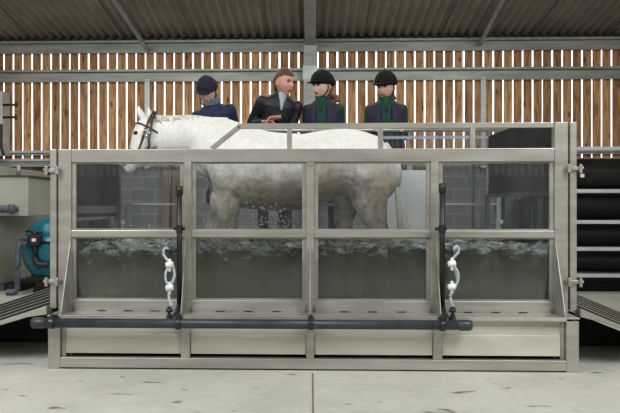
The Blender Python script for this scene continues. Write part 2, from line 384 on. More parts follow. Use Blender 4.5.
for i in range(4):
    a = xs[i] + (.0 if i == 0 else .03); b_ = xs[i + 1] - (.0 if i == 3 else .03)
    member('middle_rail', a + .001, b_ - .001, -.004, .055, 1.013, 1.068)
    for z0, z1 in ((.509, 1.012), (1.069, 1.616)):
        bm = bmesh.new(); w = .034
        for q in ((a, a + w, z0, z1), (b_ - w, b_, z0, z1), (a + w, b_ - w, z1 - .012, z1), (a + w, b_ - w, z0, z0 + .012)):
            box(bm, q[0], q[1], .018, .05, q[2], q[3])
        wf = obj('window_frame', bm, 'steel_dark', tank)
        wf['label'] = 'recessed darker steel bead round the pane'
        obj('glass_pane', B(a + w * .6, b_ - w * .6, .036, .044, z0 + .006, z1 - .006), 'glass', tank)
    obj('glass_pane', B(a, b_, D - .045, D - .037, ZL + .091, ZT - .046), 'glass_back', tank)
for i in range(4):
    a = xs[i] + (.06 if i == 0 else .035); b_ = xs[i + 1] - (.06 if i == 3 else .035); bm = bmesh.new()
    for q in ((a, a + .02, .56, 1.29), (b_ - .02, b_, .56, 1.29), (a + .021, b_ - .021, 1.27, 1.29), (a + .021, b_ - .021, .56, .58)): box(bm, q[0], q[1], D - .07, D - .05, q[2], q[3])
    obj('back_frame', bm, 'steel', tank, bevel=.003)
# sill strip with drain slots
for i in range(4):
    bm = bmesh.new(); a = xs[i] + .04; b_ = xs[i + 1] - .04; n = 3; L = (b_ - a) / (n + 1)
    box(bm, a, b_, -.025, -.001, .4281, .475)
    for k in range(n + 1):
        box(bm, a + k * L + (.035 if k else 0), a + (k + 1) * L - (.035 if k < n else 0), -.024, -.001, ZL + .0005, .428)
    obj('sill_strip', bm, 'steel', tank)
member('ledge', -XW, XW, -.26, -.001, ZL - .012, ZL, bevel=.002)
member('ledge_lip', -XW + .1, XW - .1, -.262, -.25, ZL - .03, ZL - .013, bevel=.002)
for x0, x1 in ((-XW, -XW + .095), (-1.0, -.93), (-.03, .03), (.94, 1.01), (XW - .095, XW)):
    w = x0 > -1.9 and x1 < 1.9
    member('base_leg', x0, x1, -.235 if w else -.24, -.15, 0 if not w else .0905, ZL - .031)
member('base_beam', -XW + .096, XW - .096, -.245, -.14, .012, .09)
bx = [-XW + .13, -1.0, -.03, .94]; bx2 = [-1.0, -.03, .94, XW - .13]
for i in range(4):
    a = (-XW + .13, -.93, .03, 1.01)[i]; b_ = (-1.0, -.03, .94, XW - .13)[i]
    member('base_panel', a, b_, -.20, -.194, .118, ZL - .031, mat='panel', bevel=0)
    member('panel_cover', a + .003, b_ - .003, -.212, -.2005, .118, .275, mat='panel', bevel=.002)
for s in (-1, 1):
    a, b_ = sorted((s * (XW - .097), s * (XW - .13))); member('base_stile', a, b_, -.21, -.15, .091, ZL - .031, mat='steel_dark')
    a, b_ = sorted((s * XW, s * (XW - .01))); member('base_side', a, b_, -.149, D, .01, ZL - .013, mat='panel')
member('base_back', -XW + .011, XW - .011, D - .02, D, .01, ZL - .013, mat='panel')
member('belt', -XW + .01, XW - .01, .085, D - .085, .36, .40, mat='rubber_matte')
for x in (-XW + .098, -1.0, -.0, 1.0, XW - .098):
    prism('gusset', [(x - .003, -.005, ZL + .001), (x - .003, -.225, ZL + .001), (x - .003, -.225, ZL + .02), (x - .003, -.005, .965)], (.006, 0, 0), 'steel_dark', tank)
# guard rail above the front beam
g0 = at(237, 124.5, .03); ZG = 1.927
bm = bmesh.new()
xa = at(238, 124, .03).x; xb = at(209, 150, .03).x
box(bm, xa, XW - .106, .01, .05, ZG - .042, ZG)
beam(bm, (xa + .012, .03, ZG - .021), (xb + .02, .03, ZT + .004), .04, .04, V((0, 1, 0)))
for px in (289.5, 380.5, 472.5):
    x = at(px, 140, .03).x; box(bm, x - .02, x + .02, .012, .048, ZT, ZG - .042)
obj('guard_rail', bm, 'steel', tank, bevel=.003)
# back of the tank: acrylic splash strip
member('splash_strip', .70, XW - .11, D - .05, D - .04, ZT, 2.0, mat='glass_back', bevel=0)
member('strip_edging', .55, XW - .12, D - .065, D - .051, 1.935, 1.965, mat='acrylic', bevel=0)
o = member('infill_panel', at(387, 0, D - .1).x, at(427, 0, D - .1).x, D - .115, D - .10, .70, 1.62, mat='cap', bevel=0); o['label'] = 'pale flat panel behind the horse\'s tail'
o = member('prop', at(379, 0, D - .1).x, at(385.5, 0, D - .1).x, D - .13, D - .10, .70, 1.5, mat='brown', bevel=0); o['label'] = 'rusty brown upright strip'
# end gates
for s in (-1, 1):
    zt = 1.722 if s < 0 else 1.927
    g = bpy.data.objects.new('end_gate', None); C.objects.link(g); g.parent = tank; g['label'] = ('left' if s < 0 else 'right') + ' end gate with dark rubber upper panel'
    x0, x1 = sorted((s * (XW + .014), s * (XW + .066)))
    obj('gate_post', B(x0, x1, -.005, .05, ZL + .02, zt), 'steel', g, bevel=.004)
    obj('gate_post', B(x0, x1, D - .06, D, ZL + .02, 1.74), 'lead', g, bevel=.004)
    xi0, xi1 = sorted((s * (XW - .03), s * (XW + .04)))
    zb = 1.265 if s < 0 else 1.385
    xi = s * (XW - .06)
    if s < 0:
        obj('rubber_panel', B(xi - .012, xi + .012, .07, D - .08, zb, 1.70), 'rubber_matte', g)
        obj('edge_strip', B(xi - .02, xi + .02, .07, D - .08, 1.20, 1.264), 'steel_dark', g)
        obj('edge_seal', B(xi - .015, xi + .015, .07, D - .08, 1.165, 1.199), 'black', g)
    else:
        xf = 1.75
        def gp(Y): return 1.96 + (xf - 1.96) * (Y - .1) / 1.5
        P = [(gp(.1), .1, zb), (gp(1.5), 1.5, zb), (gp(1.5), 1.5, 1.955), (gp(.93), .93, 1.985), (gp(.3), .3, 1.925), (gp(.1), .1, 1.90)]
        prism('rubber_panel', P, (.02, 0, 0), 'rubber_matte', g)
        bm = bmesh.new(); beam(bm, (1.93, .1, zb - .02), (xf - .01, 1.48, zb - .02), .03, .035); beam(bm, (xf, 1.47, .42), (xf, 1.47, zb - .04), .04, .04, V((0, 1, 0))); obj('lower_frame', bm, 'lead', g)
    obj('clear_pane', B(s * XW - .004, s * XW + .004, .09, D - .09, ZL + .02, zb - .13 if s < 0 else zb - .05), 'glass_back', g)
    for py in (170.5, 281.5) if s < 0 else (168.5, 282):
        z = at(55 if s < 0 else 572, py, -.02).z
        bm = bmesh.new(); box(bm, min(s * (XW - .03), s * (XW + .09)), max(s * (XW - .03), s * (XW + .09)), -.03, -.006, z - .014, z + .014)
        loft(bm, [(s * (XW - .005), -.045, z - .03), (s * (XW - .005), -.045, z + .03)], [.016, .016], 10, dome=.3)
        loft(bm, [(s * (XW + .085), -.04, z - .035), (s * (XW + .085), -.04, z + .03)], [.013, .013], 10, dome=.3)
        loft(bm, [(s * (XW + .085), -.035, z), (s * (XW + .105), -.04, z + .005)], [.012, .012], 10, dome=.3)
        obj('latch', bm, 'steel', g, bevel=.002)

# ------------------------------------------------------------------ ramps
for s in (-1, 1):
    sl = .33 if s < 0 else .42
    rp = thing('ramp', 'ribbed ramp sloping down from the %s end of the tank' % ('left' if s < 0 else 'right'), 'ramp', (s * (XW + .75), D / 2, 0), 'ramps at the tank ends')
    xa = s * (XW + .075); L = (.46 / sl)
    def rz(x): return .46 - abs(x - xa) * sl
    xe = xa + s * L
    o1 = rp.location
    def loc(p): return V(p) - o1
    prism('deck', [loc((xa, .08, rz(xa))), loc((xe, .08, .012)), loc((xe, D - .1, .012)), loc((xa, D - .1, rz(xa)))], (0, 0, -.012), 'panel', rp)
    prism('side_beam', [loc((xa, -.06, rz(xa) + .002)), loc((xe, -.06, .012)), loc((xe, -.06, .0)), loc((xa + s * .16, -.06, rz(xa + s * .16) - .036)), loc((xa, -.06, rz(xa) - .065))], (0, .135, 0), 'steel', rp, .003)
    prism('side_beam', [loc((xa, D - .09, rz(xa) + .01)), loc((xe, D - .09, .02)), loc((xe, D - .09, .0)), loc((xa, D - .09, rz(xa) - .055))], (0, .06, 0), 'steel', rp, .003)
    for k in range(6):
        y = .12 + k * .25; st = max(0, k - 1) * .10 * s; h = .030 + .024 * k; xs0 = xa + st; xs1 = xa + s * (L - .06)
        rb = prism('rib', [loc((xs0, y, rz(xs0) + .001)), loc((xs1, y, rz(xs1) + .001)), loc((xs1, y, rz(xs1) + h - .007)), loc((xs0, y, rz(xs0) + h - .007))], (0, .06, 0), 'rubber_matte', rp)
        prism('wear_strip', [loc((xs0, y - .004, rz(xs0) + h - .0069)), loc((xs1, y - .004, rz(xs1) + h - .0069)), loc((xs1, y - .004, rz(xs1) + h)), loc((xs0, y - .004, rz(xs0) + h))], (0, .05, 0), 'steel_dark', rb)
    prism('shade_panel', [loc((xa, .85, rz(xa) - .05)), loc((xe - s * .1, .85, rz(xe - s * .1) - .03)), loc((xe - s * .1, .85, .005)), loc((xa, .85, .005))], (0, .02, 0), 'rubber_matte', rp)  # black sheet added to stand in for the deep shade under the ramp
    for y in (.9, 1.3):
        x = xa + s * .12; x0, x1 = sorted((x, x + s * .05)); obj('ramp_leg', B(x0 - o1.x, x1 - o1.x, y - o1.y, y + .05 - o1.y, 0, rz(xa + s * .16) - .013), 'steel', rp)

# ------------------------------------------------------------------ front pipework
pw = thing('pipework', 'dark grey plastic pipe run along the tank front with two standpipes', 'pipework', (0, -.34, 0))
PY = -.335; lp = lambda px, py, Y=PY: at(px, py, Y) - V((0, -.34, 0))
zp = at(250, 324, PY).z; xa = at(38, 324, PY).x; xb = at(466, 324, PY).x
tube('manifold_pipe', [(xa, .005, zp), (xb, .005, zp)], .036, 'pvc', pw, 18)
for px in (40, 466):
    x = at(px, 324, PY).x; bm = bmesh.new(); loft(bm, [(x - .05, .005, zp), (x + .03, .005, zp)], [.042, .042], 18, dome=.5); obj('end_cap', bm, 'pvc', pw, True)
for px in (52, 178, 311, 442.5):
    x = at(px, 324, PY).x; bm = bmesh.new()
    loft(bm, [(x - .018, .005, zp), (x + .018, .005, zp)], [.045, .045], 18, dome=.1); box(bm, x - .02, x + .02, .03, .095, zp - .03, zp + .055); box(bm, x - .012, x + .012, -.01, .02, zp + .03, zp + .07)
    obj('pipe_clamp', bm, 'black', pw, False, .003)
for side, px in ((0, 179.5), (1, 442.2)):
    x = at(px, 250, -.12).x; yv = .22; zt = at(px, 186 if side == 0 else 183.5, -.12).z; zm = at(px, 229, -.12).z
    sp = tube('standpipe', [(x, yv, ZL + .03), (x, yv, zt)], .0215, 'black', pw, 16)
    bm = bmesh.new(); loft(bm, [(x, yv, zt - .07), (x, yv, zt)], [.028, .028], 16, dome=.1); obj('cap', bm, 'black', sp, True)
    bm = bmesh.new(); loft(bm, [(x, yv, zm - .03), (x, yv, zm + .03)], [.028, .028], 16, dome=.1); box(bm, x - .05, x + .04, yv + .01, yv + .035, zm - .012, zm + .012); obj('collar', bm, 'black', sp)
    tube('connector', smoothpts([(x, yv, ZL + .06), (x, .12, ZL + .02), (x, .05, zp + .05), (x, .01, zp)]), .024, 'black', pw, 12)
    # valve set: fitting, clear hose, two white dosing cups
    def q(dx, py, y=.15): return V((at(px, 250, -.19).x + dx * .0078, y, at(px, py, -.19).z))
    sg = -1 if side == 0 else 1
    tube('tee', [q(-14 if side == 0 else 3, 250.5), q(-3 if side == 0 else 11, 250.5)], .014, 'black', pw)
    tube('tee_stem', [q(sg * 9, 254), q(sg * 9, 247)], .016, 'black', pw)
    hs = [(sg * 9, 252), (sg * 14, 246), (sg * 16.5, 251), (sg * 11, 258), (sg * 8, 264), (sg * 13, 272), (sg * 15, 281), (sg * 12, 288), (sg * 8, 296), (sg * 10, 305), (sg * 10, 314)]
    if side == 0: hs = [(-10, 250), (-14, 248), (-16.5, 253), (-13, 259), (-7, 266), (-5, 275), (-8, 284), (-11, 292), (-10, 300), (-8, 306), (-9, 312)]
    tube('clear_hose', smoothpts([q(a_, b__) for a_, b__ in hs]), .011, 'hose', pw, 10)
    h2 = [(sg * 7, 262, .14), (sg * 14, 270, .12), (sg * 15, 280, .12), (sg * 9, 288, .13)] if side else [(-9, 264, .14), (-13, 272, .12), (-13, 280, .12), (-9, 287, .13)]
    tube('hose_loop', smoothpts([q(*t) for t in h2]), .009, 'hose', pw, 10)
    for py in (265, 288) if side == 0 else (264, 287):
        c = q(sg * 9 if side else -9.5, py, .13); bm = bmesh.new()
        loft(bm, [c + V((-.022, 0, 0)), c + V((.022, 0, .008))], [.025, .026], 14, dome=.4); loft(bm, [c + V((0, 0, -.045)), c + V((0, 0, .045))], [.011, .011], 10)
        obj('dosing_valve', bm, 'white', pw, True)
    c = q(sg * 8.5, 314, .08); bm = bmesh.new(); loft(bm, [c + V((0, 0, .06)), c, V((c.x, .02, zp + .02))], [.017, .019, .022], 12); loft(bm, [c + V((0, 0, .025)), c + V((0, 0, .05))], [.027, .027], 8, dome=.1)
    obj('fitting', bm, 'black', pw, True)

# ------------------------------------------------------------------ water
NX, NY = 150, 40; x0, x1, y0, y1 = -XW + .012, XW - .012, .052, D - .052
def wz(x, y):
    z = .905 + .05 * noise.noise(V((x * 2.3, y * 2.3, 4))) + .05 * noise.fractal(V((x * 6, y * 6, 1)), .8, 2.1, 4)
    z += .10 * math.exp(-((x + .95) / .12) ** 2) * (1 if y < .9 else .4)
    z += .04 * math.exp(-((x + 1.62) / .10) ** 2)
    return z
bm = bmesh.new(); top = [[bm.verts.new((x0 + (x1 - x0) * i / NX, y0 + (y1 - y0) * j / NY, wz(x0 + (x1 - x0) * i / NX, y0 + (y1 - y0) * j / NY))) for i in range(NX + 1)] for j in range(NY + 1)]
for j in range(NY):
    for i in range(NX): bm.faces.new((top[j][i], top[j][i + 1], top[j + 1][i + 1], top[j + 1][i]))
edge = top[0] + [top[j][NX] for j in range(1, NY + 1)] + top[NY][NX - 1::-1] + [top[j][0] for j in range(NY - 1, 0, -1)]
low = [bm.verts.new((v.co.x, v.co.y, .405)) for v in edge]; n = len(edge)
for i in range(n): bm.faces.new((edge[i], edge[(i + 1) % n], low[(i + 1) % n], low[i]))
bm.faces.new(low)
wo = obj('water', bm, 'water', None, True); wo['kind'] = 'stuff'; tag(wo, 'churning olive green water with white foam inside the tank', 'water')
bm = bmesh.new()
for (px, py, sx_, sz_, n) in ((222, 238, 15, 12, 150), (272, 224, 12, 14, 220), (282, 236, 12, 8, 60), (95, 246, 6, 4, 50), (110, 243, 12, 4, 40), (150, 240, 16, 7, 50), (215, 246, 18, 5, 50), (350, 246, 22, 5, 60), (405, 246, 18, 8, 80), (500, 248, 26, 4, 60), (245, 240, 20, 8, 60)):
    for k in range(n):
        p = at(random.gauss(px, sx_), random.gauss(py, sz_), random.uniform(.1, .5))
        if p.z < .9 or abs(p.x) > 1.95 or p.z > 1.3: continue
        r = random.uniform(.003, .010); c = bmesh.ops.create_icosphere(bm, subdivisions=1, radius=r)
        for v in c['verts']: v.co = V((v.co.x * random.uniform(.8, 1.6), v.co.y, v.co.z)) + p
so = obj('water_spray', bm, 'spray', None, True); so['kind'] = 'stuff'; tag(so, 'white droplets splashing above the water round the horse\'s legs', 'splash')

# ------------------------------------------------------------------ the horse
HY = .80
def H(px, py, dy=0): p = at(px, py, HY); p.y += dy; return p
bm = bmesh.new()
prof = [(203, 152, 182, .14), (207, 132, 196, .20), (216, 122, 203, .25), (230, 122.5, 207, .285), (246, 126, 209, .31), (264, 131, 210, .335), (285, 133, 210.5, .35), (305, 133, 209, .345), (322, 130.5, 200, .33), (338, 129, 192, .325), (354, 130, 195, .33), (370, 135.5, 206, .30), (383, 143, 203, .25), (393, 154, 192, .17)]
pts = [H(a, (t + b_) / 2) for a, t, b_, w in prof]; rad = [(w, (b_ - t) / 2 / 110.3) for a, t, b_, w in prof]
loft(bm, smoothpts(pts, 3), [tuple(V(rad[min(i // 3, len(rad) - 1)]).lerp(V(rad[min(i // 3 + 1, len(rad) - 1)]), (i % 3) / 3)) for i in range(3 * (len(pts) - 1) + 1)], 24, side=V((0, 1, 0)), dome=.5)
# neck
npx = [(240, 142, 19, .17), (222, 141, 24, .17), (205, 139.5, 23, .145), (190, 136, 20, .12), (175, 135.5, 19, .11), (162, 135, 19, .09), (155, 131, 14.5, .08)]
loft(bm, [H(a, y, -.0) for a, y, h, w in npx], [(w, h / 110.3) for a, y, h, w in npx], 20, side=V((0, 1, 0)))
# head: poll to muzzle, turned a little to the camera
hd = [(154.5, 122, 9.5, .06, 0), (149.5, 129, 13, .10, -.02), (146, 136, 13.3, .10, -.035), (142.5, 144, 11.2, .085, -.05), (139, 152, 8.3, .068, -.065), (135.5, 160, 6.8, .06, -.08), (132.5, 167, 6.4, .062, -.09), (131, 171, 5.2, .05, -.095)]
loft(bm, [H(a, y, d) for a, y, h, w, d in hd], [(w, h / 110.3) for a, y, h, w, d in hd], 18, side=V((0, 1, 0)), dome=.6)
ell(bm, H(149, 142, -.07), (.085, .045, .075)); ell(bm, H(149, 142, .05), (.085, .045, .075))      # jowls
ell(bm, H(140, 133, -.10), (.035, .02, .025)); ell(bm, H(140, 133, .05), (.035, .02, .025))         # brows
for dy, x, tx in ((-.055, 144, 139.5), (.045, 149.5, 147)):                                      # ears
    loft(bm, [H(x + 2, 121, dy), H(x - 1, 116, dy), H(tx + 1, 111, dy - .005), H(tx, 106, dy)], [(.022, .024), (.032, .036), (.022, .026), (.006, .008)], 10, side=V((0, 1, 0)), dome=.8)
# legs
def leg(pp, dy):
    pts = [H(a, 0, dy * (.62, .85, 1)[min(i, 2)]) for i, (a, z, w, d) in enumerate(pp)]
    for p, (a, z, w, d) in zip(pts, pp): p.z = z
    loft(bm, pts, [(d, w) for a, z, w, d in pp], 14, side=V((0, 1, 0)), dome=.1)
leg([(232, 1.52, .12, .09), (228, 1.32, .13, .095), (230, 1.17, .095, .075), (229.5, 1.0, .065, .055), (229.5, .86, .055, .05), (229.5, .80, .05, .045), (229.5, .66, .034, .03), (229.5, .56, .042, .038), (226.5, .50, .034, .032), (224.5, .44, .055, .052), (223.5, .402, .062, .058)], -.16)
leg([(232, 1.52, .12, .09), (222, 1.32, .13, .095), (216, 1.17, .095, .075), (209, 1.02, .065, .055), (205, .90, .055, .05), (206, .84, .05, .045), (212, .70, .034, .03), (216, .62, .042, .038), (217, .56, .034, .032), (215, .50, .055, .052), (213, .46, .062, .058)], .16)
leg([(364, 1.66, .20, .12), (368, 1.45, .20, .125), (369, 1.28, .155, .11), (374, 1.12, .10, .075), (382, .98, .07, .05), (387, .90, .062, .045), (385, .82, .048, .04), (383, .68, .037, .034), (381, .58, .045, .04), (378, .50, .038, .036), (375, .44, .058, .055), (374, .402, .064, .06)], -.17)
leg([(358, 1.66, .20, .12), (355, 1.45, .19, .12), (348, 1.28, .13, .10), (344, 1.12, .09, .07), (349, .98, .065, .05), (353, .90, .06, .045), (350, .82, .048, .04), (345, .68, .037, .034), (342, .58, .045, .04), (339, .50, .038, .036), (336, .44, .058, .055), (335, .402, .064, .06)], .16)
ell(bm, H(232, 133, 0), (.18, .09, .10))          # withers
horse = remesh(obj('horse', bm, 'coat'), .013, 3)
tag(horse, 'white horse in a dark bridle standing in the water treadmill, facing left', 'horse')
for dy in (-.105,):
    bm = bmesh.new(); ell(bm, H(138.6, 134, -.118), (.022, .014, .018)); obj('eye', bm, 'eye', horse, True)
bm = bmesh.new(); ell(bm, H(139.5, 134, .062), (.022, .014, .018)); obj('eye', bm, 'eye', horse, True)
bm = bmesh.new(); ell(bm, H(129.5, 165, -.135), (.012, .012, .018)); obj('nostril', bm, 'eye', horse, True)
bm = bmesh.new()                                   # mane lying along the crest
for k in range(70):
    t = k / 69; p = H(152 + 75 * t, 116.6 + 2.8 * t + .8 * math.sin(t * 9), 0)
    e = p + V((random.uniform(-.01, .03), random.uniform(-.05, -.09) * (1), -random.uniform(.02, .06)))
    loft(bm, [p + V((0, .012, -.01)), p + V((0, -.015, .008)), e], [.014, .014, .005], 6)
obj('mane', bm, 'mane', horse, True)
bm = bmesh.new()
for k in range(26):
    a_ = random.uniform(-1, 1)
    loft(bm, smoothpts([H(386, 144, a_ * .02), H(394 + a_, 158, a_ * .05), H(397 + a_ * 2, 180, a_ * .06), H(400 + a_ * 4, 203, a_ * .07), H(404 + a_ * 7, 228 + random.uniform(-3, 8), a_ * .08)], 4), [.02] * 10 + [.014] * 4 + [.01] * 2 + [.004], 6)
obj('tail', bm, 'mane', horse, True)
# bridle
bm = bmesh.new()
def ringpath(i0, t, grow=1.06, n=20):
    a0, a1 = hd[i0], hd[i0 + 1]; a, y, h, w, d = [a0[k] + (a1[k] - a0[k]) * t for k in range(5)]
    c = H(a, y, d); tn_ = (H(a1[0], a1[1], a1[4]) - H(a0[0], a0[1], a0[4])).normalized(); s = V((0, 1, 0)); s = (s - tn_ * s.dot(tn_)).normalized(); u = s.cross(tn_)
    return [c + s * w * grow * math.cos(2 * PI * k / n) + u * h / 110.3 * grow * math.sin(2 * PI * k / n) for k in range(n + 1)]
def strap(bm, pts, w=.009, th=.005):
    loft(bm, pts, [(w, w)] * len(pts), 8, dome=.2)
for i0, t in ((1, .15), (4, .2)): strap(bm, ringpath(i0, t, 1.05))
y_ = -.15
strap(bm, smoothpts([H(154, 113, -.05), H(151, 122, -.10), H(147.5, 134, -.140), H(144.5, 144, -.130), H(141, 153, -.135)]), .010)
strap(bm, smoothpts([H(156, 115, -.06), H(154, 126, -.115), H(152.5, 140, -.145), H(152, 148, -.14), H(145, 156, -.10)]), .012)
strap(bm, smoothpts([H(154, 113, .05), H(151, 122, .075), H(147.5, 134, .085), H(141, 153, .04)]), .013)
strap(bm, smoothpts([H(154, 113, -.05), H(155, 112, 0), H(154, 113, .05)]), .013)
bri = obj('bridle', bm, 'leather', horse, True)
c = H(150, 134.5, -.155); bm = bmesh.new(); loft(bm, [c + V((.026 * math.cos(a_), 0, .026 * math.sin(a_))) for a_ in [k * PI / 8 for k in range(17)]], [.005] * 17, 6); obj('ring', bm, 'chrome', bri, True)

# ------------------------------------------------------------------ platform behind the tank
PZ = .92
pf = thing('viewing_platform', 'grey steel walkway with handrail behind the tank carrying four people', 'platform', (0, 2.3, 0))
obj('deck', B(-2.0, 2.0, -.68, .6, PZ - .05, PZ), 'steel_dark', pf)
for x in (-1.95, 0, 1.95):
    for y in (-.5, .55): obj('support', B(x - .03, x + .03, y - .03, y + .03, 0, PZ - .051), 'lead', pf)
hr = -.665; hz = 2.035
tube('handrail', [(-1.45, hr, hz), (1.97, hr, hz)], .021, 'steel', pf, 14)
for x in (-1.43, at(290, 0, 1.635).x, at(381, 0, 1.635).x, at(473, 0, 1.635).x): tube('handrail_post', [(x, hr, PZ - .049), (x, hr, hz - .01)], .018, 'steel', pf, 12)

# ------------------------------------------------------------------ people
def head_mesh(bm, Mx):
    q = bmesh.ops.create_uvsphere(bm, u_segments=40, v_segments=30, radius=1)
    def g(x, z, cx_, cz_, sx_, sz_): return math.exp(-((x - cx_) / sx_) ** 2 - ((z - cz_) / sz_) ** 2)
    for v in q['verts']:
        n = v.co.copy(); x, y, z = n.x * .077, n.y * .096, n.z * .118
        if z < 0:                                  # jaw
            k = -z / .118; x *= 1 - .30 * k * k; y = y * (1 - .12 * k) - .012 * k
            if y > 0: y *= 1 - .45 * k
        if y < -.02:
            f = 1.0
            y -= .006 * g(x, z, 0, .035, .05, .018)                        # brow
            for s in (-1, 1):
                y += .013 * g(x, z, s * .031, .012, .016, .012)            # sockets
                y -= .005 * g(x, z, s * .042, -.018, .022, .018)           # cheeks
            y -= .025 * g(x, z, 0, -.020, .011, .018) + .010 * g(x, z, 0, .005, .009, .02)   # nose
            y -= .008 * g(x, z, 0, -.052, .022, .009)                      # lips
            y += .005 * g(x, z, 0, -.070, .02, .006)
            y -= .010 * g(x, z, 0, -.096, .024, .016)                      # chin
        v.co = Mx @ V((x, y, z))
    for s in (-1, 1): ell(bm, Mx @ V((s * .077, .012, -.008)), (.010, .017, .030), 10, Mx.to_3x3())
def hand(bm, w, d, palm, size=1.0, side=1, curl=.9):
    """w wrist point, d finger direction, palm = palm-facing direction"""
    d = d.normalized(); palm = (palm - d * palm.dot(d)).normalized(); sd = d.cross(palm) * side
    L = .09 * size
    loft(bm, [w - d * .02, w + d * .02, w + d * .055, w + d * L], [(.025 * size, .019), (.034 * size, .017), (.041 * size, .015), (.040 * size, .012)], 12, side=sd, dome=.4)
    for i, (o_, ln) in enumerate(((-.030, .068), (-.010, .078), (.010, .073), (.029, .056))):
        p = w + d * (L - .008) + sd * o_ * size; pts = [p]; a = .15 + .05 * i
        for k, f in enumerate((.45, .32, .23)):
            a += curl * (.55 if k else .3); dd = (d * math.cos(a) + palm * math.sin(a)); p = p + dd * ln * f * size; pts.append(p)
        loft(bm, [w + d * (L - .035) + sd * o_ * .8 * size] + pts, [.0095, .0098, .0088, .008, .0068], 10, side=sd, dome=.9)
    p = w + d * .022 - sd * .026 * size; pts = [w + d * .005 - sd * .01, p, p + (d * .6 - sd * .75).normalized() * .034, p + (d * .6 - sd * .75).normalized() * .034 + (d * .9 - sd * .1 + palm * .5).normalized() * .030, p + (d * .6 - sd * .75).normalized() * .034 + (d * .9 + palm * .7).normalized() * .052]
    loft(bm, pts, [.014, .014, .0115, .0105, .008], 10, side=palm, dome=.9)
def ik(s, w, l1, l2, hint):
    d = w - s; L = min(d.length, (l1 + l2) * .995); a = (l1 * l1 - l2 * l2 + L * L) / (2 * L); h = math.sqrt(max(0, l1 * l1 - a * a))
    dn = d.normalized(); hp = (hint - dn * hint.dot(dn)).normalized(); return s + dn * a + hp * h
def person(base, ht, face_yaw, face_pitch, lean, twist, hands, label, outfit, male=False):
    """builds in local coords with the feet at the origin, facing -Y"""
    k = ht / 1.66; W = 1.12 if male else outfit.get('wide', 1.0)
    hip = V((0, 0, .92 * k))
    Mu = Matrix.Translation(hip) @ Matrix.Rotation(twist, 4, 'Z') @ Matrix.Rotation(lean[0], 4, 'X') @ Matrix.Rotation(lean[1], 4, 'Y') @ Matrix.Translation(-hip)
    U = lambda x, y, z: Mu @ V((x, y, z * k))
    nb = U(0, .01, 1.43); hc = U(0, -.02, 1.525 if male else 1.535)
    Mh = Matrix.Translation(hc) @ Matrix.Rotation(face_yaw, 4, 'Z') @ Matrix.Rotation(face_pitch, 4, 'X') @ Matrix.Scale(k * 1.07, 4)
    bm = bmesh.new()
    tors = [((0, .01, .86), .165, .115), ((0, .005, .95), .165, .11), ((0, 0, 1.07), .138, .10), ((0, 0, 1.20), .155, .115), ((0, .005, 1.30), .17 * W, .112), ((0, .012, 1.365), .125 * W, .088), ((0, .012, 1.41), .075, .065)]
    def torso(bmx, grow, arc=None, z0=0, seg=20, extra=0):
        pts, rad = [], []
        for i, (p, a, b_) in enumerate(tors):
            if i < z0: continue
            pts.append(U(*p)); rad.append((a + grow, b_ + grow + (extra if i < 5 else 0)))
        loft(bmx, pts, rad, seg, side=Mu.to_3x3() @ V((1, 0, 0)), dome=.3, arc=arc)
    torso(bm, -.012)
    loft(bm, [nb - V((0, 0, .05)), nb + (hc - nb) * .3, hc - V((0, -.012, .05))], [(.06 * W, .06), (.052 * W, .054), (.052 * W, .056)], 14)
    head_mesh(bm, Mh)
    arms = []
    for s, (wp, d, pl, hint) in zip((-1, 1), hands):
        sh = U(s * .165 * W, .012, 1.318); w = V(wp); e = ik(sh, w, .285 * k, .25 * k, V(hint)); arms.append((sh, e, w, V(d)))
        loft(bm, [U(s * .09, .01, 1.30), sh, sh.lerp(e, .15)], [.045, .05, .048], 12); loft(bm, [sh, sh.lerp(e, .5), e], [.05, .042, .034], 12, dome=.9); loft(bm, [e, e.lerp(w, .4), w], [.034, .036, .024], 12, dome=.9)
        hand(bm, w, V(d), V(pl), 1.08 if male else .95, s * 1)
    legs = []
    for s in (-1, 1):
        L = [V((s * .085, .01, .88 * k)), V((s * .10, -.01, .70 * k)), V((s * .105, -.01, .48 * k)), V((s * .105, .015, .33 * k)), V((s * .105, .025, .09)), V((s * .105, .02, .05))]
        legs.append(L); loft(bm, L, [.085, .078, .052, .052, .036, .034], 14)
        loft(bm, [V((s * .105, .05, .035)), V((s * .11, -.05, .035)), V((s * .115, -.15, .025))], [(.033, .03), (.04, .028), (.03, .018)], 12, side=V((1, 0, 0)))
    body = remesh(obj('person', bm, 'skin_red' if male else 'skin'), .0055, 1); body.location = base; tag(body, label, 'person')
    ch = lambda n_, b_, m_, sm=True: obj(n_, b_, m_, body, sm)
    for s in (-1, 1):
        b_ = bmesh.new(); ell(b_, Mh @ V((s * .031, -.079, .011)), (.0125, .008, .0075), 10, Mh.to_3x3()); ch('eye', b_, 'eye')
        b_ = bmesh.new(); loft(b_, [Mh @ V((s * .016, -.098, .026)), Mh @ V((s * .032, -.095, .031)), Mh @ V((s * .046, -.082, .027))], [.004, .0045, .003], 6); ch('eyebrow', b_, outfit['hair'])
    b_ = bmesh.new(); loft(b_, [Mh @ V((-.022, -.093, -.053)), Mh @ V((0, -.104, -.051)), Mh @ V((.022, -.093, -.053))], [.004, .006, .004], 8); ch('lips', b_, 'lips')
    # clothes
    b_ = bmesh.new(); torso(b_, .014, z0=0)
    for sh, e, w, d in arms:
        ax = U(0, .01, 1.26)
        loft(b_, [sh.lerp(ax, .45), sh.lerp(ax, .1), sh.lerp(e, .12)], [.062, .064 * W, .062 * W], 14, dome=.5)
        loft(b_, [sh, sh.lerp(e, .5), e], [.062 * W, .056 * W, .050 * W], 14, dome=.95)
        loft(b_, [e, e.lerp(w, .5), w - (w - e).normalized() * .012], [.050 * W, .046 * W, .038 * W], 14, dome=.6)
    jk = remesh(ch(outfit['top'][0], b_, outfit['top'][1]), .011, 7)
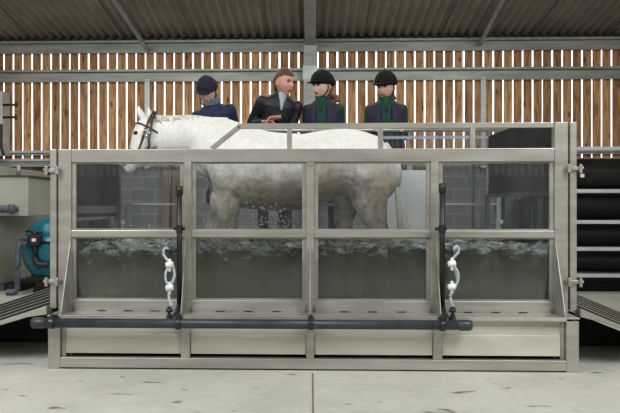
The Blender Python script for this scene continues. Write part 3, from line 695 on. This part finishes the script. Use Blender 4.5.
    if 'gilet' in outfit:
        b_ = bmesh.new(); loft(b_, [U(*p) for p, a, c_ in tors[:6]], [(a + .028, c_ + .034) for p, a, c_ in tors[:6]], 28, side=Mu.to_3x3() @ V((1, 0, 0)), arc=(PI / 2 + outfit['open'], 2.5 * PI - outfit['open']))
        o_ = ch('gilet', b_, outfit['gilet']); sd = o_.modifiers.new('t', 'SOLIDIFY'); sd.thickness = .022; sd.offset = 0; o_.modifiers.new('s', 'SUBSURF').render_levels = 1
    b_ = bmesh.new(); Ru = Mu.to_3x3()
    cc = U(0, .010, 1.415)
    loft(b_, [cc + Ru @ V((0, .004, -.03)), cc + Ru @ V((0, .004, .0)), cc + Ru @ V((0, .008, .055 if male else .03))], [(.092, .085), (.082, .078), (.074, .074)], 22, side=Ru @ V((1, 0, 0)), arc=outfit.get('carc', (-PI / 2 + .5, 1.5 * PI - .5)))
    o_ = ch('collar', b_, outfit['collar']); sd = o_.modifiers.new('t', 'SOLIDIFY'); sd.thickness = .012
    if 'shirt' in outfit:
        b_ = bmesh.new(); torso(b_, .0) ; b_.free()
        b_ = bmesh.new(); p0 = U(0, -.125, 1.28); p1 = U(0, -.095, 1.36); p2 = U(0, -.07, 1.43)
        loft(b_, [p0, p1, p2], [(.010, .02), (.026, .022), (.050, .03)], 12, side=Ru @ V((1, 0, 0)), dome=.4)
        loft(b_, [cc + Ru @ V((0, -.005, -.01)), cc + Ru @ V((0, -.005, .03))], [(.066, .068), (.064, .066)], 16, side=Ru @ V((1, 0, 0)), dome=0)
        ch('shirt', b_, outfit['shirt'])
    if 'snood' in outfit:
        b_ = bmesh.new()
        for h_ in (0, .022, .044): loft(b_, [cc + Ru @ V((.068 * math.cos(a_), .068 * math.sin(a_) - .005 - .2 * h_, h_ + .006 * math.sin(3 * a_))) for a_ in [i_ * PI / 10 for i_ in range(21)]], [.017] * 21, 8)
        ch('snood', b_, outfit['snood'])
    b_ = bmesh.new(); loft(b_, [V((0, .01, .98 * k)), V((0, .01, .84 * k))], [(.166, .118), (.17, .12)], 18, side=V((1, 0, 0)), dome=.3)
    for L in legs: loft(b_, [L[0], L[1], L[2], L[3], L[4] + V((0, 0, .0))], [.098, .09, .064, .062, .055], 14, dome=.1)
    remesh(ch('trousers', b_, outfit['legs']), .013, 2)
    for s, L in zip((-1, 1), legs):
        b_ = bmesh.new(); loft(b_, [V((s * .105, .022, .30)), V((s * .105, .027, .10)), V((s * .105, .02, .05))], [.062, .05, .045], 14, dome=.1)
        loft(b_, [V((s * .105, .06, .041)), V((s * .11, -.05, .043)), V((s * .115, -.165, .036))], [(.043, .04), (.05, .042), (.038, .030)], 14, side=V((1, 0, 0))); remesh(ch('boot', b_, 'boot'), .01, 1)
    # hair and helmet
    if male:
        b_ = bmesh.new(); q = bmesh.ops.create_uvsphere(b_, u_segments=32, v_segments=24, radius=1); kill = []
        for v in q['verts']:
            x, y, z = v.co.x * .083, v.co.y * .103, v.co.z * .127
            if z < (.060 if y < -.07 else .060 - (y + .07) * .5 if y < .01 else .020 - (y - .01) * 3.5): kill.append(v)
            jit = 1 + .03 * noise.noise(v.co * 6)
            v.co = Mh @ V((x * jit, y * jit + .002, z * jit + .004))
        bmesh.ops.delete(b_, geom=kill, context='VERTS'); o_ = ch('hair', b_, outfit['hair']); sd = o_.modifiers.new('t', 'SOLIDIFY'); sd.thickness = .014; sd.offset = -1
    else:
        b_ = bmesh.new()
        loft(b_, [Mh @ V((0, .03, .03)), Mh @ V((0, .045, -.03)), Mh @ V((0, .045, -.085))], [(.076, .06), (.070, .052), (.04, .03)], 16, side=Mh.to_3x3() @ V((1, 0, 0)))
        pt = outfit.get('tail', [(0, .09, -.04), (.01, .12, -.08), (.01, .11, -.14), (0, .09, -.19)])
        loft(b_, smoothpts([Mh @ V(p) for p in pt], 4), [.022 + .012 * math.sin(i_ * .25) for i_ in range(4 * (len(pt) - 1))] + [.008], 10)
        ch('hair', b_, outfit['hair'])
        # riding hat
        b_ = bmesh.new(); q = bmesh.ops.create_uvsphere(b_, u_segments=32, v_segments=24, radius=1)
        for v in q['verts']:
            x, y, z = v.co
            zz = z * .118 if z > 0 else z * .05
            v.co = Mh @ V((x * .103, y * .128 + .008, zz + .050 - .18 * (y * .128) * (1 if y > 0 else .05)))
        hat = ch('riding_hat', b_, outfit['hat'])
        b_ = bmesh.new(); n_ = 16; inner, outer, lo = [], [], []
        for i_ in range(n_ + 1):
            a_ = PI + PI * i_ / n_; cx_, sy_ = math.cos(a_), math.sin(a_)
            inner.append(b_.verts.new(Mh @ V((cx_ * .098, sy_ * .115 + .005, .056)))); outer.append(b_.verts.new(Mh @ V((cx_ * .098, sy_ * .178 + .005, .040 + .01 * abs(cx_)))))
        for i_ in range(n_): b_.faces.new((inner[i_], inner[i_ + 1], outer[i_ + 1], outer[i_]))
        o_ = obj('peak', b_, outfit['hat'], hat, True); sd = o_.modifiers.new('t', 'SOLIDIFY'); sd.thickness = .010
        b_ = bmesh.new(); ell(b_, Mh @ V((0, .008, .169)), (.010, .010, .006), 10); obj('button', b_, outfit['hat'], hat, True)
        b_ = bmesh.new()
        for s in (-1, 1): loft(b_, smoothpts([Mh @ V((s * .088, -.01, .045)), Mh @ V((s * .080, -.005, -.03)), Mh @ V((s * .058, -.045, -.09)), Mh @ V((0, -.068, -.122))], 4), [.006] * 13, 6)
        obj('chin_strap', b_, 'velvet', hat, True)
    return body
PYb = 1.90
def feet(px): return V((at(px, 200, PYb).x, PYb, PZ))
rel = lambda p, f: V(p) - f
ry = 1.635; RH = hz + .025
def hnd(f, xl, xr, d1=(0.35, -.9, -.1), d2=(-.35, -.9, -.1)):
    """hands laid on the handrail"""
    return [((xl - f.x, ry + .085 - f.y, RH + .02 - f.z), d1, (0, 0, -1), (-.12, .8, -.8)), ((xr - f.x, ry + .085 - f.y, RH + .02 - f.z), d2, (0, 0, -1), (.12, .8, -.8))]
f = feet(222); person(f, 1.68, R(-10), R(26), (R(15), R(-9)), R(-12), hnd(f, f.x - .24, f.x + .19),
    'person in a navy riding hat and blue jacket looking down at the horse\'s neck', dict(top=('jacket', 'navy'), collar='navy', wide=1.12, snood='scarf', legs='trouser', hat='navy2', hair='hair_y', tail=[(.03, .09, -.02), (.05, .11, -.06), (.06, .09, -.12)]))
f = feet(273); person(f, 1.80, R(50), R(12), (R(17), R(7)), R(12), [((at(264, 119, 1.7).x - f.x, ry + .055 - f.y, RH + .07 - f.z), (.95, -.25, -.05), (0, -.25, -1), (-.5, .6, -1)), ((at(279, 119, 1.7).x - f.x, ry + .01 - f.y, RH + .11 - f.z), (-.95, -.18, -.12), (0, -.3, -1), (.3, .9, -1.2))],
    'short-haired man in a black jacket and pale blue shirt leaning on the rail, looking right', dict(top=('jacket', 'blackcloth'), collar='blackcloth', shirt='shirt', legs='jean', hair='hair_b', carc=(-PI / 2 + .75, 1.5 * PI - .75)), male=True)
f = feet(323.5); person(f, 1.72, R(-50), R(4), (R(3), 0), R(-10), hnd(f, f.x - .15, f.x + .15),
    'person in a black riding hat with auburn ponytail, in profile beside the steel column', dict(top=('fleece', 'green'), gilet='purple', open=.30, collar='purple', shirt='green', legs='trouser', hat='velvet', hair='hair_a', tail=[(0, .08, -.07), (.02, .115, -.09), (.05, .125, -.11), (.07, .10, -.14)]))
f = feet(386); person(f, 1.71, R(-34), R(12), (R(3), 0), R(-4), hnd(f, f.x - .16, f.x + .17),
    'rightmost person, in a black riding hat, navy gilet and green fleece', dict(top=('fleece', 'green'), gilet='purple', open=.30, collar='purple', shirt='green', legs='trouser', hat='velvet', hair='hair_b', tail=[(0, .08, -.07), (.01, .095, -.10), (.01, .09, -.13)]))

# ------------------------------------------------------------------ left: plant
cb = thing('plant_tank', 'beige coated plant tank with a boxed hatch at the left wall', 'tank', (-5.6, 6.2, 0))
o1 = cb.location
LB = lambda x0, x1, y0, y1, z0, z1: B(x0 - o1.x, x1 - o1.x, y0 - o1.y, y1 - o1.y, z0, z1)
obj('body', LB(-6.9, -4.62, 5.0, 7.35, .10, 1.86), 'beige', cb, bevel=.01)
obj('plinth', LB(-6.85, -4.57, 5.05, 7.35, 0, .099), 'lead', cb)
bm = bmesh.new(); box(bm, -4.62 - o1.x, -4.605 - o1.x, 5.0 - o1.y, 7.35 - o1.y, .80, .83); box(bm, -6.9 - o1.x, -4.62 - o1.x, -1.215, -1.2, .80, .83); obj('seam', bm, 'beige', cb)
xh = at(28, 200, 4.9).x
hb = obj('hatch_box', LB(-4.619, xh, 4.9, 5.95, at(28, 216, 4.9).z, at(28, 177, 4.9).z), 'beige', cb, bevel=.008)
zt = at(28, 177, 4.9).z
obj('lid', LB(-4.60, xh + .04, 4.88, 5.97, zt + .001, zt + .025), 'lead', hb)
tube('vent', [(-4.45 - o1.x, 5.3 - o1.y, zt + .026), (-4.45 - o1.x, 5.3 - o1.y, zt + .2)], .035, 'galv', hb, 12)
pz = at(8, 209, 4.7).z
ip = tube('inlet_pipe', [(-6.6, 4.72, pz), (at(12, 209, 4.7).x, 4.72, pz)], .055, 'gpipe', None, 16, .2); tag(ip, 'thick dark grey pipe end at the left edge below the hatch box', 'pipe')
bm = bmesh.new(); x = at(11, 209, 4.7).x; loft(bm, [(x - .03, 4.72, pz), (x + .035, 4.72, pz)], [.068, .068], 16, dome=.1); loft(bm, [(x, 4.72, pz), (x - .02, 4.99, pz)], [.05, .05], 12, dome=.1); obj('flange', bm, 'gpipe', ip, True)
ep = thing('elbow_pipe', 'black elbow pipe above the beige hatch box beside the gate post', 'pipe', (at(46, 0, 5.6).x, 5.9, 0)); 
tube('bend', smoothpts([(.08, .12, .9), (.08, .12, 1.62), (.06, .12, 1.80), (-.10, .12, 1.83), (-.14, .12, 1.835)]), .06, 'black', ep, 14)
# blue filter
fc = at(54, 250, 5.0); fl = thing('sand_filter', 'round blue sand filter vessel with black valve beside the tank gate', 'filter', (fc.x, 5.0, 0))
bm = bmesh.new(); ell(bm, (0, 0, fc.z + .01), (.46, .46, .495), 40); vs = obj('vessel', bm, 'blue', fl, True)
tube('band', [(.46 * math.cos(a_), .46 * math.sin(a_), fc.z - .02) for a_ in [k * PI / 20 for k in range(41)]], .012, 'gpipe', fl, 8)
bm = bmesh.new(); loft(bm, [(0, 0, 0), (0, 0, .12), (0, 0, .25)], [.30, .27, .33], 24, dome=0); obj('stand', bm, 'black', fl, True)
vz = at(33, 240, 4.5).z; vx = at(33, 240, 4.5).x - fc.x
vl = obj('valve', B(vx - .08, vx + .11, -.55, -.36, vz - .08, vz + .075), 'black', fl, bevel=.02)
obj('valve_label', B(vx - .0, vx + .06, -.553, -.5505, vz - .02, vz + .025), 'white', vl)
bm = bmesh.new(); loft(bm, [(vx + .01, -.45, vz + .07), (vx + .01, -.45, vz + .12)], [.05, .04], 12); loft(bm, [(vx - .12, -.45, vz + .125), (vx + .12, -.45, vz + .11)], [.018, .018], 8); obj('valve_handle', bm, 'black', vl, True)
for dz in (.025, -.05): tube('union', [(vx - .20, -.46, vz + dz), (vx - .07, -.46, vz + dz)], .03, 'gpipe', fl, 12, .3)
tube('outlet_pipe', smoothpts([(vx + .1, -.46, vz - .03), (vx + .32, -.5, vz - .04), (vx + .5, -.5, vz - .04)]), .022, 'black', fl, 12, .2)
tube('outlet_pipe', smoothpts([(vx + .02, -.46, vz - .07), (vx + .02, -.46, vz - .26), (vx + .06, -.48, vz - .34), (vx + .2, -.46, vz - .35)]), .045, 'black', fl, 12, .2)
dx_ = at(17.5, 270, 4.5).x - fc.x
tube('drain_pipe', smoothpts([(dx_ + .03, -.46, vz - .05), (dx_, -.48, vz - .15), (dx_, -.5, .30), (dx_ - .01, -.5, .10), (dx_ - .05, -.52, .05), (dx_ - .14, -.54, .05)]), .045, 'gpipe', fl, 14, .2)
# pipes lying along the left plinth
for k in range(2):
    o = tube('floor_pipe', [(-4.45 + k * .12, 4.95, .055), (-4.45 + k * .12, 7.3, .055)], .05, 'black', None, 12, .1)
    tag(o, ['black pipe on the floor against the beige tank\'s plinth', 'black pipe on the floor, next out from the plinth pipe'][k], 'pipe', 'pipes along the plinth')
wbx = thing('storage_box', 'pale box on the floor behind the left end gate, seen through the glass', 'box', (at(100, 0, 4.4).x, 4.7, 0))
obj('bin', B(-.24, .20, -.25, .25, .02, 1.0), 'cap', wbx, bevel=.03); obj('lid', B(-.26, .22, -.27, .27, 1.001, 1.05), 'white', wbx, bevel=.01)
for x in (-.2, .16): obj('foot', B(x - .03, x + .03, -.2, .2, 0, .0199), 'lead', wbx)
p = at(171.5, 0, WY - .05); tb = thing('board', 'tan board standing against the block wall, seen through the leftmost pane', 'board', (p.x, WY - .02, 0))
obj('sheet', B(-.19, .19, -.03, .0, .10, at(171, 171, WY - .05).z), 'brown', tb, bevel=.004); obj('batten', B(-.17, .17, -.06, -.031, .3, .38), 'brown', tb); obj('foot', B(-.15, .15, -.08, .03, 0, .099), 'lead', tb)
# grey box with hooks at the left edge
p = at(-12, 120, WY - .45)
jb = thing('wall_cabinet', 'pale grey wall cabinet cut by the left edge of the picture, with two dark hooks', 'cabinet', (p.x, WY - .35, 2.15))
obj('case', B(-.4, at(2.2, 120, WY - .45).x - p.x, -.1, .24, .02, 1.15), 'galv_lt', jb, bevel=.01)
for py in (104.5, 117):
    z = at(8, py, WY - .45).z - 2.15
    bm = bmesh.new(); loft(bm, [(at(2, py, WY - .45).x - p.x, -.06, z), (at(15, py, WY - .45).x - p.x, -.06, z)], [.022, .022], 8); loft(bm, [(at(15, py, WY - .45).x - p.x, -.06, z - .04), (at(15, py, WY - .45).x - p.x, -.06, z + .04)], [.02, .02], 8); obj('hook', bm, 'black', jb, True)
bm = bmesh.new(); loft(bm, smoothpts([(at(1, 128, WY - .45).x - p.x, -.1, .55), (at(1.5, 140, WY - .45).x - p.x, -.12, .2), (at(4, 147, WY - .45).x - p.x, -.12, .03)]), [.03] * 13, 8); obj('cable', bm, 'black', jb, True)

# ------------------------------------------------------------------ right: rack of black pipes
RY = 5.0; rk = thing('pipe_rack', 'grey steel bar rack holding large black pipes right of the tank', 'rack', (4.6, RY, 0))
bars = [at(600, y, RY).z for y in (148.5, 191, 222, 249, 275.5)]
for z in bars: obj('bar', B(-1.85, 2.0, -.03, .03, z - .026, z + .026), 'galv_lt', rk, bevel=.004)
for x in (-1.85, 1.95):
    for y in (.0, .62): obj('upright', B(x - .03, x + .03, y + .031, y + .09, 0, bars[0] + .03), 'galv', rk)
for z in bars[1:]:
    for x in (-1.85, 1.95): obj('bearer', B(x - .03, x + .03, .091, .62, z - .026, z + .02), 'galv', rk)
obj('label_tag', B(at(579.5, 0, RY).x - 4.6, at(583.5, 0, RY).x - 4.6, -.034, -.031, at(580, 177.5, RY).z, at(580, 174, RY).z), 'white', rk)
pls = [(bars[1] + .026, .235), (bars[2] + .026, .197), (bars[3] + .026, .168), (bars[4] + .026, .162), (.0, .118)]
for i, (z, r) in enumerate(pls):
    if i == 0: pts = [(3.0, RY + .33, z + r), (3.6, RY + .33, z + r), (4.4, RY + .33, z + r), (6.4, RY + .33, z + r)]
    else: pts = [(2.85, RY + .33, z + r), (6.45, RY + .33, z + r)]
    bm = bmesh.new(); loft(bm, pts, [r] * len(pts), 32, dome=.35); o = obj('black_pipe', bm, 'blackmatte' if i else 'blackpipe', None, True)
    tag(o, 'large black plastic pipe, ' + ['on the top tier of the rack', 'second from top in the rack', 'on the middle tier of the rack', 'fourth from top in the rack', 'on the floor beneath the rack'][i], 'pipe', 'black pipes in the rack')

# ------------------------------------------------------------------ light
w = bpy.data.worlds.new('World'); bpy.context.scene.world = w; w.use_nodes = True
bg = w.node_tree.nodes['Background']; bg.inputs[0].default_value = (.97, .985, 1, 1); bg.inputs[1].default_value = 1.9
def area(name, loc, rot, sx_, sy_, e, col=(1, 1, 1)):
    l = bpy.data.lights.new(name, 'AREA'); l.shape = 'RECTANGLE'; l.size = sx_; l.size_y = sy_; l.energy = e; l.color = col
    o = bpy.data.objects.new(name, l); C.objects.link(o); o.location = loc; o.rotation_euler = rot; return o
area('fill_light', (-4.0, -4.2, 5.4), (R(12), 0, 0), 3, 5, 620, (.985, 1, .975))  # pair of added area lights, out of view, the main light inside
area('fill_light', (4.0, -4.2, 5.4), (R(12), 0, 0), 3, 5, 620, (.985, 1, .975))
area('fill_light', (-1, 3.9, 4.6), (R(-4), 0, 0), 9, 2.4, 190, (.985, 1, .975))  # another added area light, out of view, to brighten the back
sc = bpy.context.scene
sc.view_settings.view_transform = 'Standard'; sc.view_settings.look = 'None'; sc.view_settings.exposure = -.12; sc.view_settings.gamma = 1
sc.view_settings.use_curve_mapping = False
sc.cycles.use_denoising = True
sc.cycles.max_bounces = 10; sc.cycles.transparent_max_bounces = 24
